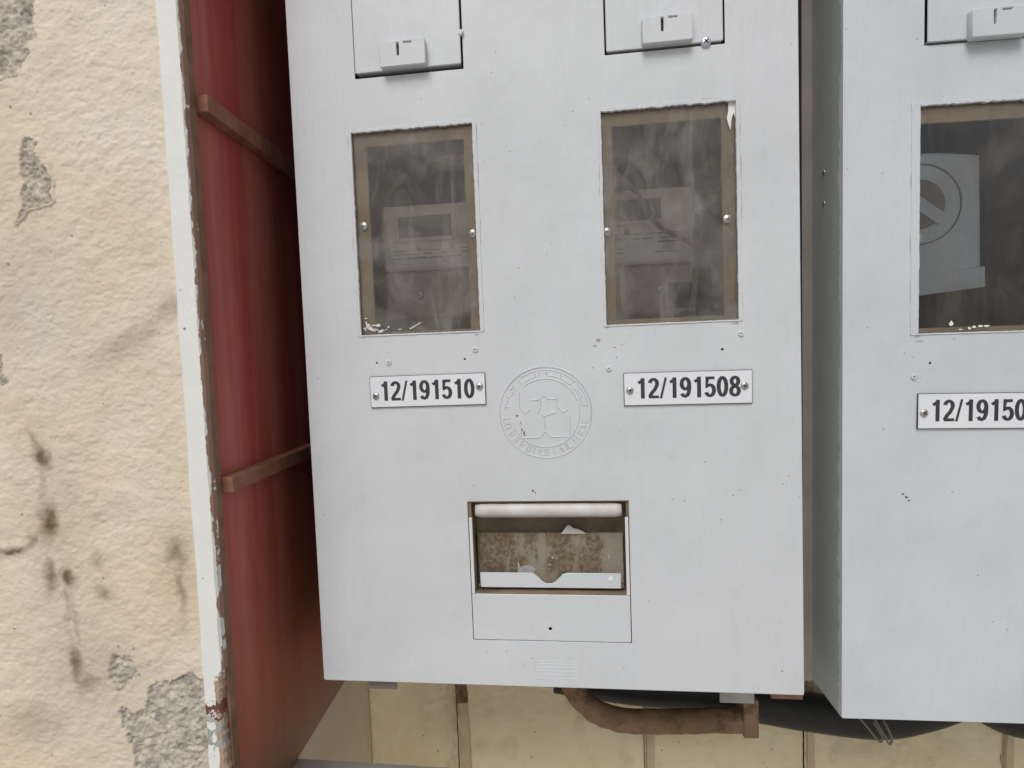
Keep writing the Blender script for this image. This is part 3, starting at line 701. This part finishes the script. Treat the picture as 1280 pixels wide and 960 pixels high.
    soft = [(283, 330, 4, 2), (279, 325, 3, 1.2), (297, 323, 2, 1), (304, 325, 1.6, .8), (277, 305, 1.5, 1), (243, 420, 1, .7), (238, 412, 1.2, .6), (300, 246, 1.2, .6), (318, 290, 1.5, .6), (440, 22, 2.2, 1.4), (292, 342, 4, 1.6), (170, 340, 3, 1.2), (60, 341, 3, .8), (404, 340, 5, 1.2)] if first else \
           [(60, 341, 4, 1.4), (63, 337, 6, .9), (45, 335, .8, .5), (90, 338, 2, .8)]
    for (u, v, a, b) in soft: sheet('scuff', [blob(u, v, a, b, 9, .6, rng)], -.04, .3, 'soft_grime', root, .02)
    return root

def nameplate(parent, u0, u1, v0, v1, tilt, txt, tu0, tu1, scs):
    c = ((u0 + u1) / 2, (v0 + v1) / 2); ct, st = math.cos(R(tilt)), math.sin(R(tilt))
    rot = lambda P: [(c[0] + (x - c[0]) * ct - (y - c[1]) * st, c[1] + (x - c[0]) * st + (y - c[1]) * ct) for x, y in P]
    n = sheet('number_plate', [rot(rect(u0, u1, v0, v1))], -1.5, -.05, 'core', parent, .1)
    sheet('plate_face', [rot(rect(u0 + .55, u1 - .55, v0 + .55, v1 - .55))], -1.95, -1.45, 'plate', n, .1)
    text_mesh('numerals', txt, tu0, tu1, c[1] + .6, 18.6, -1.98, 'ink', n, R(tilt))
    for (u, v) in scs: screw(u, v, -1.9, 3.5, n, 'steel', random.uniform(0, 90), .5)
    return n

cabA = cabinet((-.23290, .53375, -.32113), (0, 0, R(-3.2)), 'complete white twin meter cabinet in the middle, with embossed seal and two number plates', 'white', True)
nameplate(cabA, 64.2, 176.6, 273.8, 303.9, .15, '12/191510', 74.4, 165.6, ((70.0, 284.8), (171.1, 291.1)))
nameplate(cabA, 304.2, 417.0, 269.0, 299.1, -.25, '12/191508', 315.6, 406.2, ((309.6, 283.2), (410.0, 284.6)))
eul = (Matrix.Rotation(R(-2.0), 3, 'Z') @ Matrix.Rotation(R(.4), 3, 'Y')).to_euler()
cabB = cabinet((.25555, .503, -.33932), tuple(eul), 'white twin meter cabinet at the right edge, cut off by the frame', 'white_b', False)
nameplate(cabB, 60.8, 173.5, 261.0, 291.6, -.6, '12/19150', 71.4, 146.8, ((65.7, 275.3), (167.5, 277)))

# mounting tabs below the middle cabinet
for (u0, u1, y0, y1, v0, v1, m) in ((42, 71, .012, .014, -15, .3, 'case'), (394, 427, .040, .042, -35, .2, 'tab'), (450, 481, .062, .070, -43, -26, 'lip')):
    box('mounting_tab', u0 * MM, u1 * MM, y0, y1, v0 * MM, v1 * MM, m, cabA, .0004)

# ================================================================== WHAT HANGS BEHIND THE WINDOWS
def in_cab(o, cab, u, y, v):
    o.rotation_euler = cab.rotation_euler
    o.location = cab.matrix_basis @ Vector((u * MM, y * MM, v * MM))
def meter(cab, u0, u1, v0, v1, disp, label, seed):
    """electronic meter: casing, display, name label with lines of print, terminal cover"""
    rng = random.Random(seed); w, h = (u1 - u0), (v1 - v0)
    m = empty('electricity_meter'); in_cab(m, cab, u0, 34, v0); tag(m, label, 'electricity meter', 'electronic meters behind the windows')
    c = box('casing', 0, w * MM, 0, .055, .045, h * MM, 'meter', m, .004, 3)
    du0, du1, dv0, dv1 = disp
    sheet('display_bezel', [rrect(du0 - 4, du1 + 4, dv0 - 4, dv1 + 3, 2), rect(du0, du1, dv0, dv1)], -1.4, .2, 'meter', m, .4)
    box('display', du0 * MM, du1 * MM, -.0004, -.0001, dv0 * MM, dv1 * MM, 'lcd', m)
    lab = box('label_card', 6 * MM, (w - 6) * MM, -.0006, -.0002, 49 * MM, (dv0 - 8) * MM, 'plate', m)
    v = dv0 - 13
    while v > 53:
        a = 10
        while a < w - 16:
            b = a + rng.uniform(6, 24); b = min(b, w - 10)
            if rng.random() < .75: box('print_line', a * MM, b * MM, -.00075, -.00065, v * MM, (v + rng.choice((.7, 1.1))) * MM, 'ink', lab)
            a = b + rng.uniform(3, 10)
        v -= rng.uniform(3.4, 5.6)
    for k in range(2):
        t = sheet('button', [circ(du0 + 20 + 34 * k, dv0 - 10, 2.6)], -2.2, .2, 'meter_dark', m, .5)
    tcv = box('terminal_cover', 1 * MM, (w - 1) * MM, -.006, .045, -4 * MM, 44 * MM, 'meter_dark', m, .005, 3)
    screw(w * .3, 20, -6, 4, tcv, 'steel'); screw(w * .72, 20, -6, 4, tcv, 'steel')
    return m
meter(cabA, 72, 196, 362, 473, (17, 71, 78, 99), 'dusty electronic meter behind the left window of the middle cabinet', 5)
mR = meter(cabA, 262, 376, 356, 473, (32, 84, 87, 107), 'dusty electronic meter behind the right window of the middle cabinet', 8)
box('warning_label', 88 * MM, 113 * MM, -.0072, -.0064, 2 * MM, 26 * MM, 'dark', mR)
def cab_pt(cab, u, y, v): return cab.matrix_basis @ Vector((u * MM, y * MM, v * MM))
tag(tube('cable', [cab_pt(cabA, *p) for p in ((60, 24, 556), (82, 21, 532), (102, 20, 520), (120, 20, 512), (138, 20, 509.5), (156, 20, 511), (172, 21, 517), (200, 26, 545))], .0023, 'rubber'),
    'thin black cable sagging across the top of the left window', 'cable')
tag(tube('cable', [cab_pt(cabA, *p) for p in ((284, 26, 512), (300, 22, 490), (325, 20, 463), (339, 20, 437), (361, 20, 422), (389, 20, 407), (420, 26, 396))], .0024, 'cable_brown'),
    'brown cable running down diagonally behind the middle cabinet\'s right window', 'cable')
# grey round-dial meter in the right-hand cabinet
md = empty('dial_meter'); in_cab(md, cabB, 24, 24, 376); tag(md, 'grey meter with round dial and slanting bar in the right cabinet\'s window', 'electricity meter')
top = [(0, 14), (104.5, 8), (102, 122.5)] + [(102 - 102 * k / 8, 122.5 + 4.5 * math.sin(math.pi * k / 8)) for k in range(1, 9)]
sheet('casing', [top], -1, 60, 'meter_grey', md, 5.0)
sheet('lower_strip', [[(0, -4), (105, 7.0), (104.6, 25), (0, 13.0)]], -3.2, -1.05, 'meter_grey', md, .5)
cxd, cyd = 50.5, 81.5
sheet('dial_ring', [circ(cxd, cyd, 35.5, 48), circ(cxd, cyd, 34.3, 48)], -2.0, -.9, 'dial', md, .2)
sheet('dial', [circ(cxd, cyd, 21.5, 40)], -2.2, -.9, 'dial', md, .3)
ba = R(-38); ca, sa = math.cos(ba), math.sin(ba)
sheet('dial_bar', [[(cxd + a * ca - b * sa, cyd + a * sa + b * ca) for a, b in ((-23, -5.5), (23, -5.5), (23, 5.5), (-23, 5.5))]], -3.6, -2.25, 'meter_grey', md, .4)
bd = tag(box('meter_board', 0, .115, 0, .006, 0, .230, 'foam'), 'dark mottled backing board beside the grey dial meter', 'board'); in_cab(bd, cabB, 131, 26, 325)

# ================================================================== PIPES AND HOSES UNDER THE CABINETS
k = .715 / .72
pp = empty('conduit_pipe', (.010 * k, .715, -.455 * k)); tag(pp, 'brown painted conduit bending out from below the middle cabinet', 'pipe')
o0 = Vector(pp.location)
def P_(pts, Y): return [Vector((x * Y / .72, Y, z * Y / .72)) for x, z in pts]
pipe = tube('pipe', [p - o0 for p in P_(((.012, -.405), (.018, -.434), (.036, -.464), (.066, -.4835), (.105, -.4900), (.160, -.4905), (.240, -.488), (.252, -.4875)), .715)], .0145, 'pipe', pp, 20, 10)
for v in pipe.data.vertices:
    w = fbm(np.array([v.co.x * 70]), np.array([v.co.z * 110 + v.co.y * 90]), 12, 4)[0] - .45
    v.co += Vector((0, -.3, -.8 if v.normal.z < 0 else .8)) * w * .006
box('clamp', .2370 * k - o0.x, .2560 * k - o0.x, -.0165, .0150, -.5020 * k - o0.z, -.452 * k - o0.z, 'pipe', pp, .002)
tag(tube('hose', P_(((.000, -.425), (.090, -.440), (.180, -.449), (.250, -.463), (.320, -.476), (.4036, -.486), (.455, -.478), (.500, -.462), (.560, -.430)), .77), .0250, 'rubber', None, 18),
    'thick black hose sagging between the two cabinets', 'hose')
tag(tube('hose', P_(((.500, -.420), (.530, -.462), (.570, -.486), (.620, -.492), (.680, -.480)), .77), .0200, 'rubber', None, 18),
    'black hose end showing at the lower right corner', 'hose')
tw = empty('tie_wire', (.40, .64, -.44)); tag(tw, 'loose end of bare tie wire hanging below the right cabinet', 'wire')
tube('strand', [Vector(q) - Vector(tw.location) for q in ((.340, .64, -.425), (.352, .635, -.440), (.361, .63, -.452), (.364, .63, -.446), (.357, .635, -.432))], .0011, 'case', tw, 8)
tube('strand', [Vector(q) - Vector(tw.location) for q in ((.357, .635, -.426), (.366, .63, -.444), (.372, .63, -.455), (.3745, .63, -.447), (.368, .635, -.430))], .0013, 'case', tw, 8)

# ------------------------------------------------------------------ render
scene.render.engine = 'CYCLES'
scene.cycles.transparent_max_bounces = 16
scene.cycles.max_bounces = 10; scene.cycles.diffuse_bounces = 6
scene.render.resolution_x = 1024; scene.render.resolution_y = 768
